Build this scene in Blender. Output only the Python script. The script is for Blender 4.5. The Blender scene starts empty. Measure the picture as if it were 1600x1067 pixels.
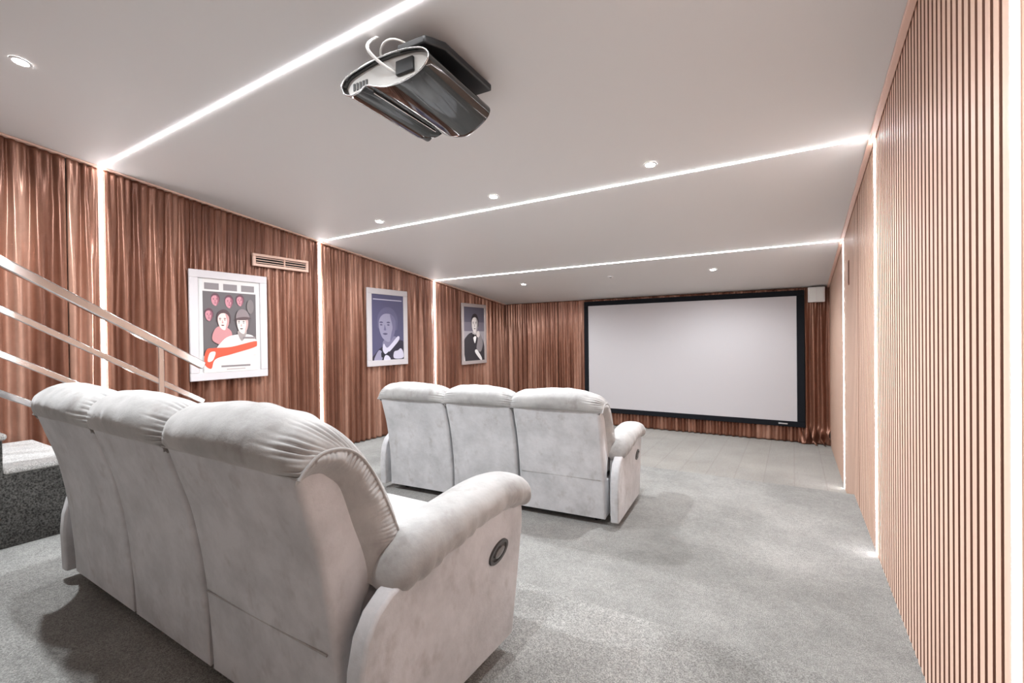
import bpy, bmesh, math, random
from mathutils import Vector, Matrix, noise
random.seed(7)
sc = bpy.context.scene
COL = sc.collection
PI = math.pi
ZC = 1.483                    # camera height over the front floor; survey heights are relative to the camera

# ------------------------------------------------------------------ helpers
def new_obj(name, verts, faces, mat=None, parent=None, smooth=None, mats=None, fmat=None, recalc=True):
    me = bpy.data.meshes.new(name)
    bm = bmesh.new()
    vs = [bm.verts.new(v) for v in verts]
    for i, f in enumerate(faces):
        try:
            fc = bm.faces.new([vs[k] for k in f])
            if fmat: fc.material_index = fmat[i]
        except ValueError:
            pass
    if recalc: bmesh.ops.recalc_face_normals(bm, faces=bm.faces)
    bm.to_mesh(me); bm.free()
    for m in (mats or ([mat] if mat else [])): me.materials.append(m)
    if smooth is not None:
        me.polygons.foreach_set('use_smooth', [True] * len(me.polygons))
        if smooth < 179: me.set_sharp_from_angle(angle=math.radians(smooth))
    o = bpy.data.objects.new(name, me); COL.objects.link(o)
    if parent: o.parent = parent
    return o

class MB:
    """collects shapes that make ONE mesh"""
    def __init__(s): s.v = []; s.f = []; s.m = []
    def add(s, v, f, mi=0):
        b = len(s.v); s.v += [tuple(x) for x in v]; s.f += [tuple(b + k for k in q) for q in f]; s.m += [mi] * len(f); return s
    def box(s, x0, x1, y0, y1, z0, z1, mi=0):
        v = [(x0,y0,z0),(x1,y0,z0),(x1,y1,z0),(x0,y1,z0),(x0,y0,z1),(x1,y0,z1),(x1,y1,z1),(x0,y1,z1)]
        return s.add(v, [(0,3,2,1),(4,5,6,7),(0,1,5,4),(1,2,6,5),(2,3,7,6),(3,0,4,7)], mi)
    def bar(s, a, b, w, h, up=(0,0,1), mi=0):
        a = Vector(a); b = Vector(b); d = (b - a).normalized(); r = d.cross(Vector(up)).normalized(); u = r.cross(d)
        v = [p + r*sx*w/2 + u*sz*h/2 for p in (a, b) for sx, sz in ((-1,-1),(1,-1),(1,1),(-1,1))]
        return s.add(v, [(0,1,2,3),(7,6,5,4),(0,4,5,1),(1,5,6,2),(2,6,7,3),(3,7,4,0)], mi)
    def prism(s, prof, x0, x1, axis='x', mi=0):
        """closed profile of 2D points extruded along an axis"""
        n = len(prof)
        def P(t, p):
            return (t, p[0], p[1]) if axis == 'x' else ((p[0], t, p[1]) if axis == 'y' else (p[0], p[1], t))
        v = [P(x0, p) for p in prof] + [P(x1, p) for p in prof]
        f = [(i, (i+1) % n, n + (i+1) % n, n + i) for i in range(n)] + [tuple(range(n)), tuple(range(2*n-1, n-1, -1))]
        return s.add(v, f, mi)
    def loft(s, rings, closed=True, cap=True, mi=0):
        n = len(rings[0]); v = [p for r in rings for p in r]; f = []
        for i in range(len(rings) - 1):
            for k in range(n if closed else n - 1):
                a = i*n + k; b = i*n + (k+1) % n
                f.append((a, b, b + n, a + n))
        if cap: f += [tuple(range(n)), tuple(range((len(rings)-1)*n + n - 1, (len(rings)-1)*n - 1, -1))]
        return s.add(v, f, mi)
    def tube(s, pts, r, seg=10, mi=0, closed=False):
        pts = [Vector(p) for p in pts]; rings = []; prev = None
        N = len(pts)
        for i, p in enumerate(pts):
            d = (pts[min(i+1, N-1)] - pts[max(i-1, 0)]).normalized()
            if prev is None:
                a = Vector((0,0,1)) if abs(d.z) < .9 else Vector((1,0,0)); n = d.cross(a).normalized()
            else:
                n = (prev - d * prev.dot(d)).normalized()
            prev = n; b = d.cross(n)
            rr = r(i/(N-1)) if callable(r) else r
            rings.append([p + n*math.cos(2*PI*k/seg)*rr + b*math.sin(2*PI*k/seg)*rr for k in range(seg)])
        return s.loft(rings, mi=mi)
    def cyl(s, c, r, h, seg=32, axis='z', mi=0, r2=None):
        c = Vector(c); rings = []
        for t, rr in ((0, r), (h, r if r2 is None else r2)):
            ring = []
            for k in range(seg):
                a = 2*PI*k/seg; x, y = math.cos(a)*rr, math.sin(a)*rr
                ring.append(c + Vector({'z':(x,y,t),'y':(x,t,y),'x':(t,x,y)}[axis]))
            rings.append(ring)
        return s.loft(rings, mi=mi)
    def build(s, name, mat=None, parent=None, smooth=None, mats=None, bevel=0, seg=2):
        o = new_obj(name, s.v, s.f, mat, parent, smooth, mats, s.m if mats else None)
        if bevel:
            b = o.modifiers.new('bevel', 'BEVEL'); b.width = bevel; b.segments = seg; b.limit_method = 'ANGLE'; b.angle_limit = math.radians(35)
            o.data.polygons.foreach_set('use_smooth', [True]*len(o.data.polygons))
            o.data.set_sharp_from_angle(angle=math.radians(50))
            b.harden_normals = False
        return o

def empty(name, loc=(0,0,0), rz=0):
    o = bpy.data.objects.new(name, None); COL.objects.link(o); o.location = loc; o.rotation_euler = (0,0,rz); o.empty_display_size = .1
    return o
def tag(o, label, cat, group=None):
    o['label'] = label; o['category'] = cat
    if group: o['group'] = group
    return o
def struct(o): o['kind'] = 'structure'; return o
def copy_tree(o, parent=None):
    c = o.copy(); COL.objects.link(c)
    if parent: c.parent = parent
    for ch in list(o.children): copy_tree(ch, c)
    return c
def resample(pts, n):
    """Catmull-Rom through the points, then n samples evenly along its length"""
    P = [Vector(p) for p in pts]; P = [P[0]*2 - P[1]] + P + [P[-1]*2 - P[-2]]
    dense = []
    for i in range(1, len(P) - 2):
        for k in range(24):
            t = k/24; a, b, c, d = P[i-1], P[i], P[i+1], P[i+2]
            dense.append(.5*((2*b) + (c-a)*t + (2*a-5*b+4*c-d)*t*t + (3*b-a-3*c+d)*t**3))
    dense.append(P[-2])
    L = [0]
    for i in range(1, len(dense)): L.append(L[-1] + (dense[i]-dense[i-1]).length)
    out = []; j = 0
    for k in range(n):
        t = L[-1]*k/(n-1)
        while j < len(L) - 2 and L[j+1] < t: j += 1
        e = (t - L[j])/max(1e-9, L[j+1]-L[j]); out.append(dense[j].lerp(dense[j+1], min(1, e)))
    return out
def smoothstep(a, b, x):
    t = max(0, min(1, (x-a)/(b-a))); return t*t*(3-2*t)

# ------------------------------------------------------------------ materials
def mat(name, col, rough=.5, metal=0, spec=.5, emit=None, estr=0, sheen=0, coat=0, aniso=0):
    m = bpy.data.materials.new(name); m.use_nodes = True; b = m.node_tree.nodes['Principled BSDF']
    b.inputs['Base Color'].default_value = (*col, 1); b.inputs['Roughness'].default_value = rough; b.inputs['Metallic'].default_value = metal
    b.inputs['Specular IOR Level'].default_value = spec
    if emit: b.inputs['Emission Color'].default_value = (*emit, 1); b.inputs['Emission Strength'].default_value = estr
    if sheen: b.inputs['Sheen Weight'].default_value = sheen; b.inputs['Sheen Roughness'].default_value = .45
    if coat: b.inputs['Coat Weight'].default_value = coat; b.inputs['Coat Roughness'].default_value = .03
    if aniso: b.inputs['Anisotropic'].default_value = aniso
    return m
def nd(m, t, **kw):
    n = m.node_tree.nodes.new(t)
    for k, v in kw.items():
        if k in n.inputs: n.inputs[k].default_value = v
        else: setattr(n, k, v)
    return n
def lk(m, a, b): m.node_tree.links.new(a, b)
def ramp(m, fac, stops):
    r = nd(m, 'ShaderNodeValToRGB'); e = r.color_ramp.elements
    while len(e) < len(stops): e.new(.5)
    for x, (p, c) in zip(e, stops): x.position = p; x.color = (*c, 1)
    lk(m, fac, r.inputs['Fac']); return r.outputs['Color']
def mul(m, a, b, f=1.0):
    x = nd(m, 'ShaderNodeMix', data_type='RGBA', blend_type='MULTIPLY'); x.inputs[0].default_value = f
    lk(m, a, x.inputs[6]); lk(m, b, x.inputs[7]); return x.outputs[2]
def tex(m, scale, detail=4, rough=.55, vec=None, mapscale=None, coord='Object'):
    tc = nd(m, 'ShaderNodeTexCoord'); v = tc.outputs[coord]
    if mapscale:
        mp = nd(m, 'ShaderNodeMapping'); mp.inputs['Scale'].default_value = mapscale; lk(m, v, mp.inputs['Vector']); v = mp.outputs['Vector']
    n = nd(m, 'ShaderNodeTexNoise'); n.inputs['Scale'].default_value = scale; n.inputs['Detail'].default_value = detail; n.inputs['Roughness'].default_value = rough
    lk(m, v, n.inputs['Vector']); return n.outputs['Fac']
def bump(m, h, strength, dist=.01):
    b = nd(m, 'ShaderNodeBump'); b.inputs['Strength'].default_value = strength; b.inputs['Distance'].default_value = dist
    lk(m, h, b.inputs['Height']); lk(m, b.outputs['Normal'], m.node_tree.nodes['Principled BSDF'].inputs['Normal'])
def setcol(m, c): lk(m, c, m.node_tree.nodes['Principled BSDF'].inputs['Base Color'])

def carpet_mat(name, dark, light, lines=False, grain=(.5, 1.3), gs=230):
    m = mat(name, light, .95, spec=.1, sheen=.25)
    big = ramp(m, tex(m, 1.6, 6, .62), [(.3, dark), (.7, light)])
    lo, hi = grain
    g = ramp(m, tex(m, gs, 2, .6, coord='Object'), [(.33, (lo,)*3), (.66, (hi,)*3)])
    g2 = ramp(m, tex(m, gs/4, 2, .6), [(.35, (.84,)*3), (.65, (1.08,)*3)])
    c = mul(m, mul(m, big, g), g2)
    if lines:
        br = nd(m, 'ShaderNodeTexBrick'); br.offset = .37
        tc = nd(m, 'ShaderNodeTexCoord'); mp = nd(m, 'ShaderNodeMapping'); mp.inputs['Rotation'].default_value = (0, 0, PI/2)
        lk(m, tc.outputs['Object'], mp.inputs['Vector']); lk(m, mp.outputs['Vector'], br.inputs['Vector'])
        br.inputs['Scale'].default_value = 1.0; br.inputs['Brick Width'].default_value = 1.7; br.inputs['Row Height'].default_value = .27
        br.inputs['Mortar Size'].default_value = .008; br.inputs['Mortar Smooth'].default_value = .6
        br.inputs['Color1'].default_value = (1, .98, .95, 1); br.inputs['Color2'].default_value = (.97, .96, .945, 1); br.inputs['Mortar'].default_value = (.86, .83, .81, 1)
        c = mul(m, c, br.outputs['Color'])
    setcol(m, c); bump(m, tex(m, gs, 3, .7), .7, .012)
    return m

M = {}
M['carpet'] = carpet_mat('grey_carpet', (.22, .222, .21), (.42, .42, .402))
M['carpet_front'] = carpet_mat('grey_carpet_front_level', (.31, .30, .28), (.42, .412, .388), lines=True)
M['side_carpet'] = carpet_mat('dark_side_carpet', (.05, .048, .045), (.10, .098, .092), grain=(.3, 1.6), gs=110)  # darker, coarser grained carpet tone for the stair body
M['tread'] = carpet_mat('stair_tread_carpet', (.55, .55, .54), (.72, .71, .69))
M['ceiling'] = mat('grey_ceiling_paint', (.66, .645, .635), .6, spec=.3)
M['plaster'] = mat('plaster', (.55, .5, .47), .8)
M['wood'] = mat('pale_copper_slat', (.73, .47, .36), .5, spec=.35)
g = tex(M['wood'], 3, 5, .6, mapscale=(1, 14, .5)); setcol(M['wood'], ramp(M['wood'], g, [(.3, (.74, .505, .39)), (.7, (.82, .585, .455))]))
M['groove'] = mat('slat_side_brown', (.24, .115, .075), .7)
M['band'] = mat('pale_copper_board', (.78, .53, .43), .45, spec=.4)
M['copper'] = mat('copper_satin', (.40, .19, .12), .30, metal=.45, spec=.6)
def satin():
    m = M['copper']
    a = tex(m, 1.0, 3, .5, mapscale=(7, 7, .35))
    b = tex(m, 1.0, 4, .65, mapscale=(16, 16, 9.0))
    c = ramp(m, a, [(.36, (.155, .060, .036)), (.5, (.26, .118, .076)), (.64, (.44, .245, .178))])
    d = ramp(m, b, [(.3, (.88,)*3), (.7, (1.08,)*3)])
    setcol(m, mul(m, c, d))
    w = nd(m, 'ShaderNodeTexWave', bands_direction='Z'); w.inputs['Scale'].default_value = 30; w.inputs['Distortion'].default_value = .6
    tc = nd(m, 'ShaderNodeTexCoord'); lk(m, tc.outputs['Object'], w.inputs['Vector'])
    bump(m, w.outputs['Fac'], .14, .004)
satin()
def velvet(name, lo, hi):
    m = mat(name, hi, .85, spec=.15, sheen=.35)
    a = ramp(m, tex(m, 5, 5, .65), [(.33, lo), (.62, hi)])
    b = ramp(m, tex(m, 9, 3, .7, mapscale=(1, 1, .7)), [(.24, (.74, .71, .69)), (.44, (1, 1, 1))])
    setcol(m, mul(m, a, b)); bump(m, tex(m, 38, 4, .6), .16, .01)
    return m
M['velvet'] = velvet('grey_velvet', (.42, .425, .435), (.57, .572, .588))
M['velvet_pad'] = velvet('grey_velvet_pillow', (.30, .297, .294), (.42, .416, .41))
M['black'] = mat('black_plastic', (.012, .012, .013), .4)
M['dark_under'] = mat('black_cloth', (.01, .01, .01), .9)
M['bezel'] = mat('dark_grey_plastic', (.06, .06, .06), .3)
M['lever'] = mat('grey_lever', (.16, .16, .16), .3)
M['chrome'] = mat('polished_steel', (.72, .71, .715), .16, metal=1)
g = tex(M['chrome'], 2.0, 4, .6, mapscale=(3, 3, 3)); 
rr = nd(M['chrome'], 'ShaderNodeMapRange'); rr.inputs['To Min'].default_value = .03; rr.inputs['To Max'].default_value = .16; lk(M['chrome'], g, rr.inputs['Value'])
lk(M['chrome'], rr.outputs['Result'], M['chrome'].node_tree.nodes['Principled BSDF'].inputs['Roughness'])
M['led'] = mat('led_diffuser', (.9, .88, .85), .6, emit=(.97, .97, 1.0), estr=15)
M['lens'] = mat('downlight_lens', (.9, .9, .9), .5, emit=(1, 1, 1), estr=60)
M['white'] = mat('white_paint', (.72, .70, .70), .4)
M['frame'] = mat('pale_silver_frame', (.58, .545, .56), .35, metal=.0)
M['frame_grey'] = mat('silver_pink_frame', (.50, .44, .43), .35, metal=.3)
M['mat'] = mat('white_mount', (.60, .60, .595), .7)
M['screen'] = mat('screen_cloth', (.50, .485, .50), .75, spec=.2)
M['screen_frame'] = mat('black_velvet_frame', (.006, .007, .010), .8, spec=.2)
M['badge'] = mat('silver_badge', (.55, .55, .56), .3, metal=.7)
M['speaker'] = mat('white_speaker_cloth', (.75, .76, .74), .7)
M['proj'] = mat('gloss_black_shell', (.016, .0155, .015), .09, spec=.5, coat=.6)
M['proj_rear'] = mat('pale_grey_rear_panel', (.60, .585, .56), .45)
M['cable'] = mat('white_cable', (.75, .74, .72), .4)

# ------------------------------------------------------------------ dimensions (metres)
XL, XR, YF = -4.699, .413, 7.416          # left curtain plane, face of the right slats, far curtain plane
CA, CB = 1.5769 + ZC, .1258               # sloped ceiling: z = CA - CB*y
HOOPS = (1.426, 3.400, 5.404)             # the three light strips around walls and ceiling
T1, T2 = .183, .368                       # middle and rear floor levels
Y1, Y2 = 4.62, 1.812                      # their front edges
YB = -1.7                                 # wall behind the camera
def cz(y): return CA - CB*y
def fz(y): return 0 if y > Y1 else (T1 if y > Y2 else T2)

# ------------------------------------------------------------------ room shell
XW = XL - .075; XO = XR + .06
f = MB()
f.prism([(YB, -.15), (YB, T2), (Y2, T2), (Y2, T1), (Y1, T1), (Y1, 0), (YF + .1, 0), (YF + .1, -.15)], XW - .1, XO + .1)
fl = f.build('floor', mats=[M['carpet'], M['carpet_front']], bevel=.012)
for p in fl.data.polygons:
    if p.center.z < .01 and p.normal.z > .5: p.material_index = 1
struct(fl)
c = MB(); y0, y1 = YB - .1, YF + .2
c.prism([(y0, cz(y0)), (y1, cz(y1)), (y1, cz(y1) + .12), (y0, cz(y0) + .12)], XW - .1, XO + .1)
struct(c.build('ceiling', M['ceiling']))
def side_wall(name, x0, x1, m):
    w = MB(); a, b = YB - .1, YF + .2
    w.prism([(a, -.15), (b, -.15), (b, cz(b)), (a, cz(a))], x0, x1)
    return struct(w.build(name, m))
side_wall('wall_left', XW - .1, XW, M['plaster'])
wr = side_wall('wall_right', XO - .035, XO + .1, M['groove'])
w = MB().box(XW, XO, YF + .075, YF + .2, -.15, cz(YF + .075)); struct(w.build('wall_far', M['plaster']))
w = MB().box(XW, XO, YB - .1, YB, -.15, cz(YB - .1)); struct(w.build('wall_back', M['plaster']))

# right wall: vertical slats between the light strips, as panels of the wall
PITCH, SW = .0545, .034
def slat_panel(ya, yb):
    s = MB(); n = round((yb - ya - SW)/PITCH) + 1; off = 0; PITCH_ = (yb - ya - SW)/(n - 1)
    for i in range(n):
        a = ya + off + i*PITCH_; b = a + SW; za = fz((a+b)/2); xb = XO - .035
        v = [(XR, a, za), (XR, b, za), (XR, b, cz(b)), (XR, a, cz(a)), (xb, a, za), (xb, b, za), (xb, b, cz(b)), (xb, a, cz(a))]
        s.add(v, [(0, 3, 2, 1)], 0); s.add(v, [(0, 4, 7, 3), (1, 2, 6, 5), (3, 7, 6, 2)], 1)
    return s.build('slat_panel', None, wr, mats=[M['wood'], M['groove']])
BW = .036
edges = [YB] + list(HOOPS) + [YF + .0]
for i in range(4):
    slat_panel(edges[i] + (BW if i else 0), edges[i+1] - (BW if i < 3 else .0))
for y in HOOPS:
    for s in (-1, 1):
        a, b = sorted((y + s*.008, y + s*BW))
        m_ = MB().prism([(a, fz(y)), (b, fz(y)), (b, cz(b)), (a, cz(a))], XR - .002, XO - .035)
        m_.build('light_strip_board', M['band'], wr)
MB().box(XR - .0015, XR + .002, 4.268, 4.273, T1, cz(4.27)).build('panel_joint', M['groove'], wr)
# copper coloured angle along the top of the right and the left wall
def top_trim(name, x0, x1, h):
    t = MB(); a, b = YB, YF
    t.prism([(a, cz(a) - h), (b, cz(b) - h), (b, cz(b) - .001), (a, cz(a) - .001)], x0, x1)
    return struct(t.build(name, M['band'], bevel=.003))
top_trim('trim_1', XR - .03, XR - .003, .022)
top_trim('trim_2', XL - .01, XL + .035, .014)

# ------------------------------------------------------------------ copper curtains
def curtain(name, axis, u0, u1, seed, zbot, label, pool=None, hw_=.0):
    """pleated cloth along y (left wall) or along x (far wall)"""
    rnd = random.Random(seed); L = u1 - u0; n = max(24, int(L/.007)); rows = 60
    ph = [0]; du = L/n
    for i in range(n):
        u = u0 + i*du; ph.append(ph[-1] + 2*PI*du/(.098*(1 + .42*noise.noise((u*3.1, seed*3.7, .2)))))
    vs = []; fs = []
    for j in range(rows + 1):
        t = j/rows; t = t*t*(3 - 2*t)*.35 + t*.65
        for i in range(n + 1):
            u = u0 + i*du
            ztop = cz(u) - .016 if axis == 'y' else cz(YF) - .004
            zb = zbot(u) if callable(zbot) else zbot
            z = zb + (ztop - zb)*t
            top = smoothstep(.55, 1.0, t)
            p = ph[i] + .5*noise.noise((u*4, z*1.1, seed)) + .22*noise.noise((u*9, z*9, seed + 3))
            wv = math.sin(p)
            amp = .023*(1 + .5*noise.noise((u*1.7, seed, 4.)))*(1 - .8*top)
            d = amp*(abs(wv)**.75*math.copysign(1, wv)) + .009*top*math.sin(2*p) + .006*noise.noise((u*2.2, z*.9, seed + 9))
            e = min(1, (u - u0)/.03, (u1 - u)/.03); d *= .25 + .75*max(0, e)
            du_ = 0
            if pool:
                k = smoothstep(pool[0], pool[0] + .12, u)*(1 - smoothstep(zb, zb + .28, z))
                d += k*(.06 + .05*math.sin(ph[i]*1.2 + z*20)); z += k*.012*math.sin(ph[i]*2)
                du_ = k*.03*math.sin(ph[i] + z*30)
            vs.append((XL + d, u, z) if axis == 'y' else (u + du_, YF - d, max(z, .004)))
    for j in range(rows):
        for i in range(n):
            a = j*(n + 1) + i; fs.append((a, a + 1, a + n + 2, a + n + 1))
    o = new_obj(name, vs, fs, M['copper'], None, 180)
    sol = o.modifiers.new('thick', 'SOLIDIFY'); sol.thickness = .003; sol.offset = -1 if axis == 'y' else 1
    return tag(o, label, 'curtain', 'copper pleated curtains')
STX0, STX1 = XL + .07, -3.67                # staircase width
curtain('pleated_curtain', 'y', YB, 1.216, 3, T2 + .01, 'copper pleated curtain on the left wall behind the stair rails, before the first light strip')
curtain('pleated_curtain', 'y', 1.224, HOOPS[0] - .02, 5, T2 + .01, 'narrow copper curtain strip just left of the first vertical light strip')
curtain('pleated_curtain', 'y', HOOPS[0] + .02, HOOPS[1] - .02, 11, lambda u: fz(u) + .01, 'copper pleated curtain behind the large framed poster and the air vent')
curtain('pleated_curtain', 'y', HOOPS[1] + .02, HOOPS[2] - .02, 17, lambda u: fz(u) + .01, 'copper pleated curtain behind the blue framed portrait')
curtain('pleated_curtain', 'y', HOOPS[2] + .02, YF - .035, 23, .01, 'copper pleated curtain behind the black and white portrait, by the far corner')
curtain('pleated_curtain', 'x', XL - .03, -3.585, 29, .01, 'copper pleated curtain on the far wall, in the left corner')
curtain('pleated_curtain', 'x', -3.577, XR - .001, 31, .01, 'wide copper pleated curtain hanging behind the projection screen', pool=(.02,))

# ------------------------------------------------------------------ light strips
WHICH = ('nearest', 'middle', 'farthest')
for i, y in enumerate(HOOPS):
    root = empty('led_light_strip', (XL, y, 0))
    tag(root, ('nearest of the three white light strips, crossing the ceiling above the stairs',
               'middle white light strip, crossing the ceiling beside the row of three downlights',
               'white light strip farthest away, crossing the ceiling nearest the screen')[i], 'led strip', 'light strips around walls and ceiling')
    R = .0072
    def half(cx, cyy, ax, seg=10):      # half-round diffuser profile
        return [(math.cos(PI*k/seg)*R*1.0, math.sin(PI*k/seg)*R*.75) for k in range(seg + 1)]
    hp = half(0, 0, 0)
    # wall pieces: profile in (y, x), run along z
    for nm, x, sgn, zb in (('left_wall_strip', XL, 1, (T2 + .02 if i else cz(0)*0 + .63)), ('right_wall_strip', XR - .002, -1, fz(y) + .004)):
        zt = cz(y) - .002
        a = [(x + sgn*q, y + p, zb) for p, q in hp]; b = [(x + sgn*q, y + p, zt) for p, q in hp]
        if nm == 'left_wall_strip' and i: 
            a = [(px, py, fz(y) + .01) for px, py, _ in a]
        o = MB().loft([a, b]).build(nm, M['led'], root, 60); o.location = (-XL, -y, 0)
    a = [(XL, y + p, cz(y + p) - .0005 - q) for p, q in hp]; b = [(XR - .002, y + p, cz(y + p) - .0005 - q) for p, q in hp]
    o = MB().loft([a, b]).build('ceiling_strip', M['led'], root, 60); o.location = (-XL, -y, 0)
    # dark backing channel behind the wall piece
    o = MB().box(XW, XL - .001, y - .018, y + .018, (.63 if i == 0 else fz(y)), cz(y) - .02).build('channel', M['band'], root); o.location = (-XL, -y, 0)

# ------------------------------------------------------------------ downlights and detector
TILT = math.atan(CB)
def downlight(x, y, label, power):
    r = empty('ceiling_downlight', (x, y, cz(y))); r.rotation_euler = (-TILT, 0, 0)
    tag(r, label, 'downlight', 'recessed ceiling downlights')
    ring = []
    for rr, zz in ((.044, -.001), (.043, -.005), (.034, -.006), (.030, -.002)):
        ring.append([(math.cos(2*PI*k/32)*rr, math.sin(2*PI*k/32)*rr, zz) for k in range(32)])
    MB().loft(ring, cap=False).build('trim_ring', M['white'], r, 60)
    MB().cyl((0, 0, -.004), .030, .003, 24).build('lens', M['lens'], r)
    l = bpy.data.lights.new('downlight_beam', 'SPOT'); l.energy = power; l.spot_size = math.radians(168); l.spot_blend = .6; l.shadow_soft_size = .03; l.color = (.94, .97, 1)
    lo = bpy.data.objects.new('downlight_beam', l); COL.objects.link(lo); lo.parent = r; lo.location = (0, 0, -.02); lo.rotation_euler = (TILT, 0, 0)
P0 = 50
downlight(-3.458, .73, 'bright downlight over the stairs, left of the nearest light strip', P0*1.7)
downlight(-2.13, .74, 'downlight on the ceiling right above the nearest sofa, behind the projector', P0*.7)
downlight(-.83, .74, 'downlight over the rear aisle between the nearest sofa and the slatted wall', P0*.8)
downlight(-3.496, 3.218, 'leftmost of three downlights in front of the middle light strip, nearest the curtains', P0)
downlight(-2.116, 3.187, 'middle of three downlights beside the middle light strip', P0)
downlight(-.828, 3.190, 'rightmost of three downlights beside the middle light strip, right of the projector', P0)
downlight(-3.491, 6.055, 'left downlight before the screen, beyond the farthest light strip', P0*.75)
downlight(-.835, 6.097, 'right downlight before the screen, above its right half', P0*.75)
r = empty('smoke_detector', (-2.111, 6.029, cz(6.029))); r.rotation_euler = (-TILT, 0, 0)
tag(r, 'tiny round white ceiling detector between the two downlights before the screen', 'detector')
MB().cyl((0, 0, -.012), .035, .012, 28, r2=.042).build('detector_body', M['white'], r, 40)
MB().cyl((0, 0, -.016), .014, .004, 20).build('detector_cap', M['bezel'], r, 40)

# ------------------------------------------------------------------ projection screen
def on_far(z): return z + ZC
sx0, sx1, sz0, sz1, fw = -3.055, .130, on_far(-1.262), on_far(.603), .088
yb = YF - .042; yf = 7.352
root = empty('projection_screen', ((sx0 + sx1)/2, yb, sz0)); tag(root, 'large white projection screen in a wide black frame on the far wall', 'projector screen')
def local(o, r): o.location = -Vector(r.location); return o
fr = MB()
fr.box(sx0, sx1, yf, yb, sz1 - fw*.86, sz1).box(sx0, sx1, yf, yb, sz0, sz0 + fw*.86).box(sx0, sx0 + fw*.85, yf, yb, sz0 + fw*.86, sz1 - fw*.86).box(sx1 - fw*1.05, sx1, yf, yb, sz0 + fw*.86, sz1 - fw*.86)
local(fr.build('screen_frame', M['screen_frame'], root, bevel=.006), root)
local(MB().box(sx0 + fw*.85, sx1 - fw*1.05, yf + .012, yf + .02, sz0 + fw*.86, sz1 - fw*.86).build('screen_surface', M['screen'], root), root)
b = MB().box(-.185, -.075, yf - .003, yf, sz0 + .030, sz0 + .048)
bo = local(b.build('maker_badge', M['badge'], root, bevel=.002), root)

# ------------------------------------------------------------------ white speaker box
r = empty('wall_speaker', (.263, YF - .03, on_far(.53))); tag(r, 'small white square speaker high on the far wall, right of the screen', 'speaker')
o = MB().box(-.095, .095, -.085, 0, -.1, .1).build('cabinet', M['white'], r, bevel=.008)
MB().box(-.080, .080, -.090, -.084, -.085, .085).build('grille', M['speaker'], r, bevel=.004)
MB().box(-.006, .006, -.092, -.089, -.08, .08).build('grille_rib', M['white'], r, bevel=.001)

# ------------------------------------------------------------------ slot plate on right wall
r = empty('wall_slot_plate', (XR, 4.91, .51 + ZC)); tag(r, 'slim dark vertical slot plate high on the slatted right wall near the farthest light strip', 'wall plate')
MB().box(-.006, .0, -.028, .028, -.085, .125).build('plate', M['groove'], r, bevel=.002)
MB().box(-.008, -.005, -.008, .008, -.07, .11).build('slot', M['black'], r)
# ------------------------------------------------------------------ air vent
vy0, vy1, vz0, vz1 = 2.60, 3.225, on_far(.765), on_far(.892)
r = empty('air_vent', (XL + .042, (vy0 + vy1)/2, (vz0 + vz1)/2)); tag(r, 'copper coloured air vent grille on the left wall right above the large poster', 'air vent')
W2, H2 = (vy1 - vy0)/2, (vz1 - vz0)/2
b = MB(); t = .026
b.box(-.012, .010, -W2, W2, H2 - t, H2).box(-.012, .010, -W2, W2, -H2, -H2 + t).box(-.012, .010, -W2, -W2 + t*1.2, -H2 + t, H2 - t).box(-.012, .010, W2 - t*1.2, W2, -H2 + t, H2 - t)
b.build('vent_frame', M['band'], r, bevel=.003)
MB().box(-.014, -.010, -W2 + t, W2 - t, -H2 + t, H2 - t).build('vent_duct', M['dark_under'], r)
for k in range(3):
    z = -H2 + t + (2*H2 - 2*t)*(k + .5)/3
    MB().box(-.006, .006, -W2 + t, W2 - t, z - .0035, z + .0035).build('slat', M['band'], r)
MB().box(-.010, .008, -.005 + .03, .005 + .03, -H2 + t, H2 - t).build('mullion', M['band'], r)

# ------------------------------------------------------------------ framed pictures on the left wall
XP = XL + .036                       # back of frames
artmats = {}
def amat(c):
    k = tuple(round(x, 3) for x in c)
    if k not in artmats: artmats[k] = mat('print_ink', k, .45, spec=.4)
    return artmats[k]
def s2l(r, g, b): 
    f_ = lambda c: (c/255/12.92 if c/255 <= .04045 else ((c/255 + .055)/1.055)**2.4)
    return (f_(r), f_(g), f_(b))
def blob(pts, n=40):
    P = [Vector((p[0], p[1], 0)) for p in pts]; out = []; N = len(P)
    for i in range(N):
        a, b, c_, d = P[i-1], P[i], P[(i+1) % N], P[(i+2) % N]
        for k in range(6):
            t_ = k/6; q = .5*((2*b) + (c_-a)*t_ + (2*a-5*b+4*c_-d)*t_*t_ + (3*b-a-3*c_+d)*t_**3); out.append((q.x, q.y))
    return out
def ell(cx, cy, rx, ry, rot=0, n=24):
    return [(cx + rx*math.cos(a)*math.cos(rot) - ry*math.sin(a)*math.sin(rot), cy + rx*math.cos(a)*math.sin(rot) + ry*math.sin(a)*math.cos(rot)) for a in [2*PI*k/n for k in range(n)]]
def rect(x0, y0, x1, y1): return [(x0, y0), (x1, y0), (x1, y1), (x0, y1)]
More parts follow.
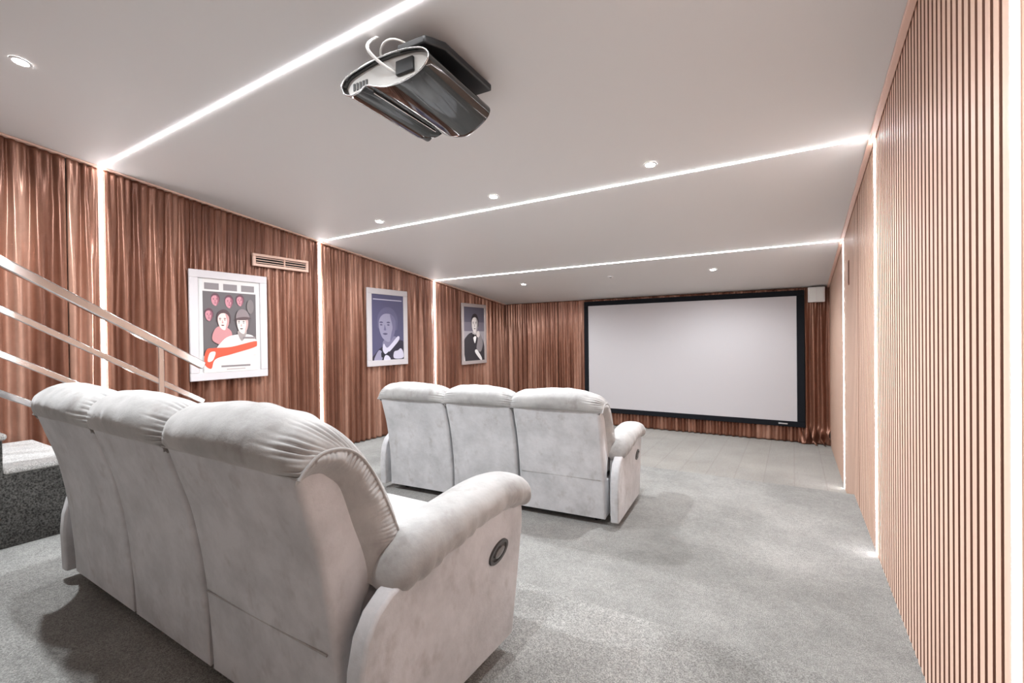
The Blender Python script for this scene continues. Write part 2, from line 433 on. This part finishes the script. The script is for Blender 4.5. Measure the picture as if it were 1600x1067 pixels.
def picture(y0, y1, z0, z1, fm, fwid, label, shapes, bg, mount=None):
    """shapes: (outline in 0..1 of the print, colour), painted in order on a flat print"""
    k = (abs(XP) - .025)/4.699; y0, y1 = y0*k, y1*k; z0, z1 = z0*k + ZC, z1*k + ZC
    r = empty('framed_picture', (XP, (y0 + y1)/2, z0)); tag(r, label, 'framed picture', 'framed pictures on the left wall')
    W, H = y1 - y0, z1 - z0; d = .024
    b = MB(); b.box(0, d, -W/2, W/2, H - fwid, H).box(0, d, -W/2, W/2, 0, fwid).box(0, d, -W/2, -W/2 + fwid, fwid, H - fwid).box(0, d, W/2 - fwid, W/2, fwid, H - fwid)
    b.build('frame', fm, r, bevel=.004)
    iw, ih = W - 2*fwid, H - 2*fwid; oy, oz = -iw/2, fwid
    if mount:
        MB().box(.006, .012, -iw/2, iw/2, fwid, H - fwid).build('mount', M['mat'], r)
        mx0, mx1, mz0, mz1 = mount
        oy, oz, iw, ih = oy + iw*mx0, oz + ih*mz0, iw*(mx1 - mx0), ih*(mz1 - mz0)
    m_ = MB(); mats = [amat(bg)]; x = .0125
    m_.box(x - .005, x, oy, oy + iw, oz, oz + ih, 0)
    for i, (pts, colr) in enumerate(shapes):
        am = amat(colr)
        if am not in mats: mats.append(am)
        x_ = x + .0002*(i + 1)
        pts = [(min(1, max(0, p[0])), min(1, max(0, p[1]))) for p in pts]
        v = [(x_, oy + p[0]*iw, oz + p[1]*ih) for p in pts]
        m_.add(v, [tuple(range(len(v)))], mats.index(am))
    m_.build('print', None, r, mats=mats)
    return r
def face(cx, cy, w, h, skin, shade, hair, line, turn=0, hat=None):
    """simple painted head: hair, face, shaded side, brows, nose, mouth"""
    f = lambda x, y: (cx + x*w, cy + y*h)
    out = [(blob([f(-1.05, .1), f(-.95, .8), f(-.3, 1.25), f(.5, 1.22), f(1.08, .7), f(1.1, .0), f(.85, -.3), f(-.8, -.2)]), hair),
           (blob([f(-.85, .45), f(-.9, -.1), f(-.62, -.72), f(-.1, -1.05), f(.3, -1.02), f(.72, -.6), f(.9, .0), f(.82, .5), f(.3, .82), f(-.4, .8)]), skin),
           (blob([f(.3, .8), f(.82, .5), f(.9, 0), f(.72, -.6), f(.3, -1.02), f(.42, -.5), f(.55, -.1), f(.45, .3)]), shade)]
    t = turn
    for e in (-.42 + t, .34 + t):
        out.append((blob([f(e - .2, .24), f(e, .31), f(e + .22, .24), f(e, .20)]), line))
        out.append((blob([f(e - .14, .08), f(e, .13), f(e + .15, .07), f(e, .03)]), line))
    out += [(blob([f(-.06 + t, .1), f(.04 + t, -.1), f(.1 + t, -.28), f(-.14 + t, -.28), f(-.1 + t, -.1)]), shade), (blob([f(-.28 + t, -.52), f(0 + t, -.47), f(.26 + t, -.53), f(0 + t, -.60)]), line)]
    if hat:
        out += [(blob([f(-.95, .5), f(-.85, 1.25), f(-.2, 1.55), f(.5, 1.45), f(.95, 1.1), f(1.0, .5)]), hat), (blob([f(-1.4, .42), f(-.6, .66), f(.6, .74), f(1.4, .62), f(.9, .46), f(-.2, .38)]), line)]
    return out
# a plain stand-in for the large film poster: same size, layout of colours and tones, no known design
ink, grey, rose, skin, pale, red = s2l(96, 90, 92), s2l(128, 120, 122), s2l(190, 130, 140), s2l(222, 196, 190), s2l(214, 208, 204), s2l(206, 84, 62)
rs, wine = s2l(140, 84, 98), s2l(92, 60, 70)
S1 = [(rect(0, .18, 1, .865), ink)]
for k in range(3): S1.append((rect(.03 + .34*k, .885, .29 + .34*k, .955), grey))
S1 += face(.22, .775, .075, .058, rose, rs, wine, wine) + face(.47, .76, .075, .062, rose, rs, wine, wine, .1) + face(.68, .78, .07, .055, rose, rs, wine, wine, -.1) + face(.10, .61, .07, .058, rose, rs, wine, wine)
S1 += [(ell(.88, .72, .07, .08), s2l(116, 108, 108)), (blob([(.16, .34), (.2, .46), (.34, .50), (.5, .44), (.5, .34), (.4, .28)]), s2l(186, 130, 132))]
S1 += face(.36, .555, .115, .095, skin, s2l(186, 140, 140), s2l(78, 58, 62), s2l(96, 60, 64), -.15)
S1 += [(blob([(.22, .18), (.34, .34), (.56, .40), (.88, .40), (1, .32), (1, .18)]), pale), (blob([(.62, .44), (.7, .33), (.8, .44)]), s2l(150, 140, 138))]
S1 += face(.72, .525, .12, .105, s2l(226, 210, 202), s2l(186, 156, 152), s2l(100, 86, 88), s2l(86, 70, 72), -.2, s2l(128, 116, 118))
S1 += [(rect(.0, 0, 1, .17), pale), (blob([(0, .10), (.04, .24), (.18, .26), (.5, .27), (.98, .33), (.99, .27), (.5, .19), (.2, .14), (.12, .04)]), red),
       (blob([(.06, .12), (.10, .21), (.2, .215), (.15, .13)]), pale), (rect(.30, .05, .86, .07), grey), (rect(.40, .02, .76, .032), s2l(170, 160, 160)), (rect(.72, .36, .97, .38), s2l(130, 120, 122))]
picture(2.045, 2.770, -.366, .671, M['frame'], .072, 'largest framed poster, colourful print with red title band, nearest the stair rail', S1, s2l(206, 202, 200), mount=(.07, .93, .0, 1.0))
vio, lav, dk = s2l(84, 82, 112), s2l(150, 146, 170), s2l(50, 46, 60)
S2 = [(rect(0, .0, 1, 1), vio), (rect(.05, .915, .95, .93), s2l(190, 186, 204)), (blob([(.04, .0), (.10, .10), (.3, .2), (.6, .27), (.86, .30), (1.0, .26), (1, 0)]), dk),
      (blob([(.36, .30), (.34, .16), (.46, .10), (.7, .22), (.74, .36)]), s2l(128, 124, 150))]
S2 += face(.48, .52, .29, .225, lav, s2l(112, 108, 138), s2l(98, 94, 124), s2l(84, 80, 108), -.25)
S2 += [(blob([(.32, .16), (.36, .25), (.48, .19), (.80, .36), (.84, .30), (.52, .12), (.40, .09)]), s2l(206, 202, 220)), (blob([(.06, .0), (.2, .15), (.32, .1), (.28, .0)]), s2l(150, 146, 170)), (blob([(.28, .12), (.4, .09), (.52, .13), (.5, .04), (.4, .07), (.29, .04)]), s2l(40, 36, 48)), (blob([(.36, .0), (.4, .07), (.5, .06), (.56, .0)]), s2l(210, 206, 222)),
      (blob([(.68, .02), (.68, .12), (.8, .14), (.9, .17), (.98, .11), (.97, .02)]), s2l(198, 194, 212))]
picture(4.098, 4.825, -.352, .682, M['frame'], .075, 'framed violet blue portrait of a man in a bow tie, middle of the row', S2, vio)
g1, g2 = s2l(150, 144, 148), s2l(60, 58, 64)
S3 = [(rect(0, .72, 1, 1), s2l(84, 80, 92)), (rect(0, .55, 1, .72), s2l(108, 102, 112)), (rect(0, .3, 1, .55), g1), (blob([(0, 0), (.0, .34), (.14, .46), (.34, .52), (.6, .5), (.84, .44), (.98, .3), (1, 0)]), s2l(56, 54, 58)), (blob([(.44, .54), (.44, .46), (.62, .46), (.64, .56)]), s2l(170, 162, 160))]
S3 += face(.53, .68, .165, .155, s2l(204, 196, 192), s2l(150, 142, 142), s2l(44, 40, 42), s2l(72, 64, 66), -.05)
S3 += [(blob([(.42, .5), (.52, .32), (.62, .5), (.54, .46)]), s2l(224, 220, 218)), (blob([(.42, .50), (.53, .48), (.65, .50), (.63, .44), (.53, .46), (.43, .43)]), s2l(30, 28, 30)),
      (blob([(.60, .22), (.66, .40), (.64, .50), (.72, .53), (.86, .44), (.92, .3), (.8, .16)]), s2l(128, 122, 124)), (blob([(.60, .47), (.64, .54), (.73, .55), (.76, .47), (.68, .43)]), s2l(200, 190, 186)), (blob([(.52, .16), (.62, .2), (.86, .04), (.8, .0)]), s2l(222, 218, 216)), (blob([(0, 0), (.0, .14), (.05, .0)]), s2l(214, 210, 208))]
picture(6.087, 6.800, -.438, .598, M['frame_grey'], .058, 'framed black and white portrait of a man in a dark suit, nearest the far corner', S3, g1)

# ------------------------------------------------------------------ staircase and rails on the left
SR, SU = .19, .308                          # rise and going
ys = .985                                    # front nosing of the tread in view
root = empty('carpeted_staircase', ((STX0 + STX1)/2, ys, T2)); tag(root, 'grey carpeted stair flight with darker coarse side beside the left curtain', 'staircase')
prof_top = []; treads = []
k = -2
steps = [i for i in range(-2, 9)]
for i in steps:                               # i counts steps upwards, towards the camera's left
    zt = .803 + i*SR; ya = ys - (i + 1)*SU; yb_ = ys - i*SU
    if ya < YB + .05: break
    treads.append((zt, ya, yb_))
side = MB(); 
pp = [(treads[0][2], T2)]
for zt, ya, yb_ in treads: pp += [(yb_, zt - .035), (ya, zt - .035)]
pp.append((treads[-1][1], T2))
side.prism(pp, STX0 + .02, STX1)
local(side.build('stair_body', M['side_carpet'], root, bevel=.006), root)
for zt, ya, yb_ in treads:
    rnd = []
    nx = 40
    t = MB(); t.box(STX0, STX1 + .006, ya - .0, yb_ + .018, zt - .036, zt)
    o = local(t.build('tread', M['tread'], root, bevel=.015, seg=3), root)
XRAIL = -3.62
root = empty('stair_handrail', (XRAIL, 1.395, T2)); tag(root, 'polished steel handrail with three thinner rails descending beside the stairs', 'handrail')
SL = -.627
def rail(name, z680, w, h, y0=-.75, y1=1.655, m_='chrome', bev=.006):
    a = (XRAIL, y0, z680 + ZC + SL*(y0 - .671)); b = (XRAIL, y1, z680 + ZC + SL*(y1 - .671))
    return local(MB().bar(a, b, w, h).build(name, M[m_], root, bevel=bev), root)
rail('handrail', .444, .045, .052)
for z in (.187, -.056, -.268): rail('rail', z, .022, .034, bev=.004)
for y in (1.395, -.40):
    zt = .444 + ZC + SL*(y - .671) - .022
    zb = T2
    for zz, ya, yb_ in treads:
        if ya <= y < yb_ + .02: zb = zz
    local(MB().box(XRAIL - .015, XRAIL + .015, y - .016, y + .016, T2 if XRAIL > STX1 else zb, zt).build('post', M['chrome'], root, bevel=.003), root)
    local(MB().box(XRAIL - .045, XRAIL + .045, y - .045, y + .045, T2, T2 + .01).build('post_foot', M['chrome'], root, bevel=.002), root)

# ------------------------------------------------------------------ reclining sofas
SH = [(-.105, .800), (-.075, .70), (-.045, .60), (-.022, .48), (-.008, .38), (.0, .30), (.0, .06), (.06, .06), (.062, .335), (.085, .41), (.112, .455), (.115, .50), (.085, .60), (.055, .68), (.02, .75), (-.03, .795)]
PE = [(-.108, .798), (-.085, .825), (-.045, .848), (.015, .845), (.065, .815), (.11, .755), (.155, .665), (.19, .585), (.215, .515), (.19, .48), (.115, .462)]
PC = [(-.108, .798), (-.135, .815), (-.150, .855), (-.135, .905), (-.08, .943), (-.01, .942), (.07, .895), (.14, .80), (.20, .67), (.235, .54), (.21, .465), (.13, .445)]
QI = [(-.108, .798), (-.06, .812), (-.015, .80), (.02, .765), (.05, .70), (.075, .63), (.10, .55), (.112, .49), (.112, .455)]
def pillow(hw, seed):
    NS, NT = 280, 60
    pe = resample([(p[0], p[1], 0) for p in PE], NS); pc = resample([(p[0], p[1], 0) for p in PC], NS); qi = resample([(p[0], p[1], 0) for p in QI], NS)
    rnd = random.Random(seed); ph = [0]
    for k in range(NS): ph.append(ph[-1] + 2*PI/NS*(46 + 26*noise.noise((k*.05, seed, 1.))))
    vs = []; fs = []
    cen = Vector((.03, .68, 0)); DEP = [rnd.uniform(.25, 1.25) if rnd.random() > .2 else .08 for _ in range(400)]; LEN = [rnd.uniform(.028, .085) for _ in range(400)]
    H = hw + .02
    ts = []
    for j in range(NT + 1):
        a = -1 + 2*j/NT; ts.append(math.copysign(1 - (1 - abs(a))**1.35, a))
    for j, t in enumerate(ts):
        wgt = (1 - abs(t)**2.6)**(1/2.4) if abs(t) < 1 else 0
        dist = (1 - abs(t))*H                                   # from the piping
        for k in range(NS):
            p = pe[k].lerp(pc[k], wgt)
            nrm = (p - cen).normalized()
            s = k/(NS - 1); edge = smoothstep(0, .025, s)*(1 - smoothstep(.93, 1, s))
            ci = int((ph[k] + PI)/(2*PI)) % 200 + (200 if t > 0 else 0); lenw = LEN[ci]
            gth = math.exp(-(dist/lenw)**2.0)*smoothstep(.0, .010, dist)
            rip = abs(math.sin(.5*ph[k]))**.75 - 1
            dsp = .017*gth*rip*edge*DEP[ci]
            dsp += edge*.008*noise.noise((t*H*4 + seed, s*4, 3.1)) + .004*edge*noise.noise((t*H*14 + seed, s*9 + t*2, 7.))
            # long slanting creases
            dsp += edge*.006*smoothstep(.02, .10, dist)*max(0, noise.noise((t*H*9 - s*5, (s + t*H)*3, seed + 2.)))**2*4*math.sin(34*(s*.7 + t*H*.9))
            p = p + nrm*dsp
            vs.append((t*H, p.x, p.y))
    for j in range(NT):
        for k in range(NS - 1):
            a = j*NS + k; fs.append((a, a + 1, a + NS + 1, a + NS))
    # side bands between the piping and the shell
    for sgn in (-1, 1):
        base = len(vs); NR = 9
        for r_ in range(NR + 1):
            u = min(1, r_/(NR - 1))
            for k in range(NS):
                p = pe[k].lerp(qi[k], u); s = k/(NS - 1)
                if r_ == NR: p = p + (Vector((-.03, .62, 0)) - p).normalized()*.02
                wr_ = .007*(abs(math.sin(.5*ph[k]))**.75 - 1)*DEP[int((ph[k] + PI)/(2*PI)) % 200]*math.exp(-(u/.45)**2)*smoothstep(0, .02, u)*smoothstep(0, .1, s) + .009*noise.noise((s*9, u*2.5, seed + sgn))*math.sin(PI*u)
                x = H - .012*u - (.016 if r_ == NR else 0) + .016*math.sin(PI*u)*smoothstep(0, .15, s)*(1 - smoothstep(.9, 1, s)) + wr_
                vs.append((sgn*x, p.x, p.y))
        for r_ in range(NR):
            for k in range(NS - 1):
                a = base + r_*NS + k; fs.append((a, a + 1, a + NS + 1, a + NS))
    return vs, fs, [[(sgn*H, p.x, p.y) for p in pe[::3]] for sgn in (-1, 1)]
def shell_mesh(cx, hw):
    """upholstered back shell: its rear rolls in towards both sides, so neighbours meet in a deep crease"""
    prof = resample([(p[0], p[1], 0) for p in SH[:6]], 26) ; rear = [(p.x, p.y) for p in prof]
    front = [(.02, .052), (.060, .06), (.062, .335)] + SH[8:]
    fr = resample([(p[0], p[1], 0) for p in front[2:]], 26); front = front[:2] + [(p.x, p.y) for p in fr]
    R = .021; ds = [0, .0008, .0022, .0045, .0075, .0115, .016, .021]
    xs = [-hw + d for d in ds] + [(-hw + R) + (2*hw - 2*R)*k/14 for k in range(1, 14)] + [hw - d for d in reversed(ds)]
    rings = []
    for x in xs:
        d = hw - abs(x); q = R*(1 - math.sqrt(max(0, 1 - (1 - min(d, R)/R)**2)))
        puff = -.006*max(0, 1 - (x/hw)**2)
        rings.append([(cx + x, y + q + puff*min(1, (z - .05)*4), z) for y, z in rear] + [(cx + x, y - q*.25*(z > .4), z) for y, z in front])
    return MB().loft(rings)
def make_sofa():
    root = empty('reclining_sofa')
    units = ((-.625, .325), (0, .290), (.625, .325))
    cache = {}
    for ui, (cx, hw) in enumerate(units):
        # lower body of the seat unit
        MB().box(cx - hw, cx + hw, .058, .64, .055, .318).build('base', M['velvet'], root, bevel=.014, seg=3)
        sh = shell_mesh(cx, hw - .004).build('backrest', M['velvet'], root, 55)
        if ui == 2: MB().tube([(cx - hw + .030, -.0065, .325), (cx + hw - .030, -.0065, .325)], .0032, 6).build('seam', M['velvet_pad'], sh)
        vs, fs, pip = pillow(hw, 3 + ui*5)
        o = new_obj('back_pillow', [(x + cx, y, z) for x, y, z in vs], fs, M['velvet_pad'], sh, 180)
        for line in pip: MB().tube([(x + cx, y, z) for x, y, z in line], .0045, 8).build('piping', M['velvet_pad'], sh, 60)
        # seat cushion: rounded slab
        rings = []
        for y_, zl, zh, ins in ((.09, .34, .42, .02), (.12, .32, .455, .006), (.3, .31, .47, .0), (.5, .31, .475, 0), (.62, .31, .47, .0), (.675, .32, .45, .006), (.70, .34, .41, .02)):
            w_ = hw - .004 - ins; ring = []
            for k in range(36):
                a = 2*PI*k/36; ca, sa = math.cos(a), math.sin(a)
                ring.append((cx + w_*math.copysign(abs(ca)**.35, ca), y_, (zl + zh)/2 + (zh - zl)/2*math.copysign(abs(sa)**.55, sa)))
            rings.append(ring)
        MB().loft(rings).build('seat_cushion', M['velvet'], root, 70)
        MB().box(cx - hw + .004, cx + hw - .004, .642, .70, .075, .335).build('footrest', M['velvet'], root, bevel=.02, seg=3)
    AP = [(-.006, .045), (-.012, .23), (-.006, .31), (.012, .385), (.045, .435), (.095, .468), (.2, .485), (.4, .515), (.6, .52), (.755, .49), (.755, .42), (.71, .2), (.675, .045)]
    for s in (-1, 1):
        x0, x1 = sorted((s*.988, s*1.045))
        arm = MB().prism(AP, x0, x1).build('arm', M['velvet'], root, bevel=.010, seg=3)
        x0, x1 = sorted((s*.953, s*1.01))
        MB().prism([(.11, .047), (.11, .19), (.11, .30), (.13, .45), (.2, .475), (.4, .505), (.6, .51), (.72, .48), (.66, .047)], x0, x1).build('arm_core', M['velvet'], arm, bevel=.004)
        rings = []; NSEC = 60; NK = 40
        keys = [(.105, .465, .485, .015), (.115, .445, .52, .045), (.15, .436, .56, .066), (.22, .446, .59, .082), (.33, .474, .606, .090), (.48, .498, .620, .093), (.60, .504, .626, .094), (.70, .490, .614, .093), (.755, .478, .598, .088), (.79, .470, .572, .076), (.808, .475, .545, .055), (.814, .49, .52, .025)]
        kk = resample([(a_, b_, c_) for a_, b_, c_, d_ in keys], NSEC); kd = resample([(a_, d_, 0) for a_, b_, c_, d_ in keys], NSEC)
        for i, q in enumerate(kk):
            y_, zl, zh = q; hw_ = kd[i].y; ring = []
            for k in range(NK):
                a = 2*PI*k/NK; ca, sa = math.cos(a), math.sin(a)
                x_ = math.copysign(abs(ca)**.8, ca); z_ = math.copysign(abs(sa)**.85, sa)
                low = max(0, -sa*.6 + .35)*max(0, ca)                        # outer lower edge gathers
                d_ = 1 + .085*low*math.sin(i*1.25 + 3*noise.noise((i*.35, 1., s*5)) + 2.5*noise.noise((i*.2, k*.2, s))) + .03*noise.noise((y_*7, ca*1.5, sa*1.5 + s))
                ring.append((s*(.99 + hw_*x_*d_), y_, (zl + zh)/2 + (zh - zl)/2*z_*d_))
            rings.append(ring)
        MB().loft(rings).build('arm_pad', M['velvet_pad'], arm, 180)
        if s == 1:
            # recliner handle set in the outside of the right arm
            def oval(ry, rz, x): 
                tl = .30; return [(x, .585 + ry*math.cos(a)*math.cos(tl) - rz*math.sin(a)*math.sin(tl), .378 + ry*math.cos(a)*math.sin(tl) + rz*math.sin(a)*math.cos(tl)) for a in [2*PI*k/32 for k in range(32)]]
            h = MB(); h.loft([oval(.060, .032, 1.044), oval(.058, .030, 1.052), oval(.047, .021, 1.052), oval(.043, .018, 1.046)], cap=True)
            hb = h.build('recliner_handle', M['bezel'], arm, 40); hb['label'] = 'dark oval recliner handle'
            l = MB(); l.loft([oval(.030, .013, 1.046), oval(.030, .013, 1.054), oval(.022, .008, 1.056)]); l.build('recliner_lever', M['lever'], arm, 40)
    for sx in (-.86, .86):
        for y_ in (.14, .52):
            MB().cyl((sx, y_, 0), .025, .06, 16, r2=.03).build('leg', M['black'], root, 40)
    MB().box(-.93, .93, .03, .62, .048, .058).build('underside', M['dark_under'], root)
    return root
sofa = make_sofa()
sofa.location = (-1.92, .735, T2)
tag(sofa, 'nearest three seat grey velvet reclining sofa on the raised rear carpet level', 'sofa', 'grey velvet reclining sofas')
s2 = copy_tree(sofa); s2.location = (-2.045, 2.90, T1); s2.rotation_euler = (0, 0, math.radians(4.5))
tag(s2, 'three seat pale grey velvet reclining sofa farther away, facing the white screen', 'sofa', 'grey velvet reclining sofas')

# ------------------------------------------------------------------ projector
PX, PY, PZ = -1.43, 1.345, 1.10 + ZC
root = empty('projector', (PX, PY, PZ)); root.rotation_euler = (0, 0, math.radians(3)); tag(root, 'glossy black wavy shelled projector hanging from the grey ceiling', 'projector')
def section(k, wav):
    """outline of the shell in x, z"""
    top = [(-.24, .0), (-.215, .028), (-.15, .045), (-.06, .058), (.04, .060), (.14, .050), (.21, .030), (.238, .0)]
    bot = [(.225, -.032), (.18, -.058), (.10, -.072), (.02, -.068), (-.05, -.048), (-.095, -.034 + .012*wav), (-.13, -.050), (-.18, -.054), (-.222, -.036)]
    bot = [(x, z - .03*wav*math.exp(-((x - .07)/.11)**2)) for x, z in bot]
    return [(x*k, z*k) for x, z in top + bot]
def shell_ring(y, k, wav, zo=0, n=90, ins=0):
    pts = section(k, wav); P = resample([(a, b, 0) for a, b in pts + [pts[0]]], n + 1)[:-1]
    out = []
    for p in P:
        d = Vector((p.x, p.y*2.2, 0)); L = d.length
        q = p*(1 - ins/max(L, .03)) if ins else p
        out.append((q.x, y, q.y + zo))
    return out
rings = []
for t in [i/26 for i in range(27)]:
    y = .0 + .50*t
    k = 1 - .02*t - .85*max(0, t - .93)**.5*(.9 if t > .93 else 0)
    rings.append((y, k, t, -.012*t))
sh = MB()
inner = [shell_ring(.10, 1, 0, 0, ins=.02), shell_ring(.02, 1, 0, 0, ins=.010), shell_ring(.0, 1, 0, 0, ins=.006)]
outer = [shell_ring(-.002, .995, 0)] + [shell_ring(y + .002, k, w_, zo) for y, k, w_, zo in rings]
sh.loft(inner + outer, cap=False)
n = 90; last = outer[-1]; cpt = [sum(p[i] for p in last)/n for i in range(3)]
sh.add(list(last) + [tuple(cpt)], [(i, (i + 1) % n, n) for i in range(n)])
shell = sh.build('shell', M['proj'], root, 50)
rp = shell_ring(.022, 1, 0, 0, ins=.010)
o = MB().add(rp, [tuple(range(n))]).build('rear_panel', M['proj_rear'], root)
MB().box(.06, .15, .008, .023, -.030, .028).build('socket_panel', M['black'], root, bevel=.004)
for i in range(5): MB().box(-.19 + i*.018, -.18 + i*.018, .018, .023, -.022, .008).build('vent_slot', M['bezel'], root)
MB().tube(shell_ring(-.003, .998, 0) + shell_ring(-.003, .998, 0)[:1], .003, 8).build('rear_rim', M['chrome'], root, 60)
# seam between left lobe and main panel, its highlight put in as a steel line; lens in the front left corner
line = []
for t in [i/20 for i in range(21)]:
    y, k, w_, zo = rings[int(t*24)]; line.append((-.100*k, y + .01, (-.034 + .012*w_)*k + zo - .006 - .03*w_*math.exp(-((-.1 - .07)/.11)**2)))
MB().tube(line[2:], .0022, 6).build('seam_highlight', M['chrome'], root, 60)
MB().cyl((-.165, .452, -.040), .028, .045, 28, axis='y').build('lens', M['bezel'], root, 40)
# bracket up to the sloped ceiling
PS = 1.09
root.location = (PX*PS, PY*PS, 1.10*PS + ZC); root.scale = (PS, PS, PS)
zc = (cz(PY*PS + .3) - (1.10*PS + ZC))/PS
MB().prism([(.06, .02), (.20, .02), (.245, .10), (.245, .46), (.06, .46)], .068, .100, axis='z').build('mount_plate', M['black'], root, bevel=.006)
b = MB(); b.box(.02, .16, .16, .42, zc - .028, zc - .004); b.build('ceiling_plate', M['black'], root, bevel=.004)
b = MB(); b.box(.07, .12, .2, .25, .098, zc - .026).box(.07, .12, .35, .40, .098, zc - .026).box(-.06, .10, .12, .40, .052, .075)
b.build('mount_arm', M['black'], root, bevel=.003)
cab = resample([(.06, .035, -.02), (.0, -.03, .03), (-.055, -.03, .10), (-.06, .02, .165), (-.02, .08, .20), (.03, .16, zc - .03)], 40)
MB().tube(cab, .0065, 10).build('cable', M['cable'], root, 60)
cab = resample([(-.04, .05, .06), (-.03, .02, .10), (.01, .01, .125), (.06, .03, .125), (.11, .10, .10)], 40)
MB().tube(cab, .005, 10).build('cable', M['cable'], root, 60)

# ------------------------------------------------------------------ camera
yaw, pit, rol = .5496, -.0075, -.0119
cy_, sy_ = math.cos(yaw), math.sin(yaw)
fwd = Vector((-sy_*math.cos(pit), cy_*math.cos(pit), math.sin(pit))); rt = Vector((cy_, sy_, 0)); up = rt.cross(fwd)
r2 = rt*math.cos(rol) + up*math.sin(rol); u2 = r2.cross(fwd)
cam = bpy.data.cameras.new('camera'); cam.sensor_width = 36; cam.sensor_fit = 'HORIZONTAL'; cam.lens = 717.998*36/1600; cam.clip_start = .02
co = bpy.data.objects.new('camera', cam); COL.objects.link(co)
mw = Matrix((( r2.x, u2.x, -fwd.x, 0), (r2.y, u2.y, -fwd.y, 0), (r2.z, u2.z, -fwd.z, ZC), (0, 0, 0, 1)))
co.matrix_world = mw; sc.camera = co

# ------------------------------------------------------------------ world and view
wd = bpy.data.worlds.new('world'); sc.world = wd; wd.use_nodes = True
wd.node_tree.nodes['Background'].inputs[0].default_value = (.9, .9, 1, 1); wd.node_tree.nodes['Background'].inputs[1].default_value = .2
vs_ = sc.view_settings; vs_.view_transform = 'Standard'; vs_.look = 'None'; vs_.exposure = 1.42; vs_.gamma = 1; vs_.use_curve_mapping = False
sc.cycles.max_bounces = 14; sc.cycles.diffuse_bounces = 10; sc.cycles.sample_clamp_indirect = 6
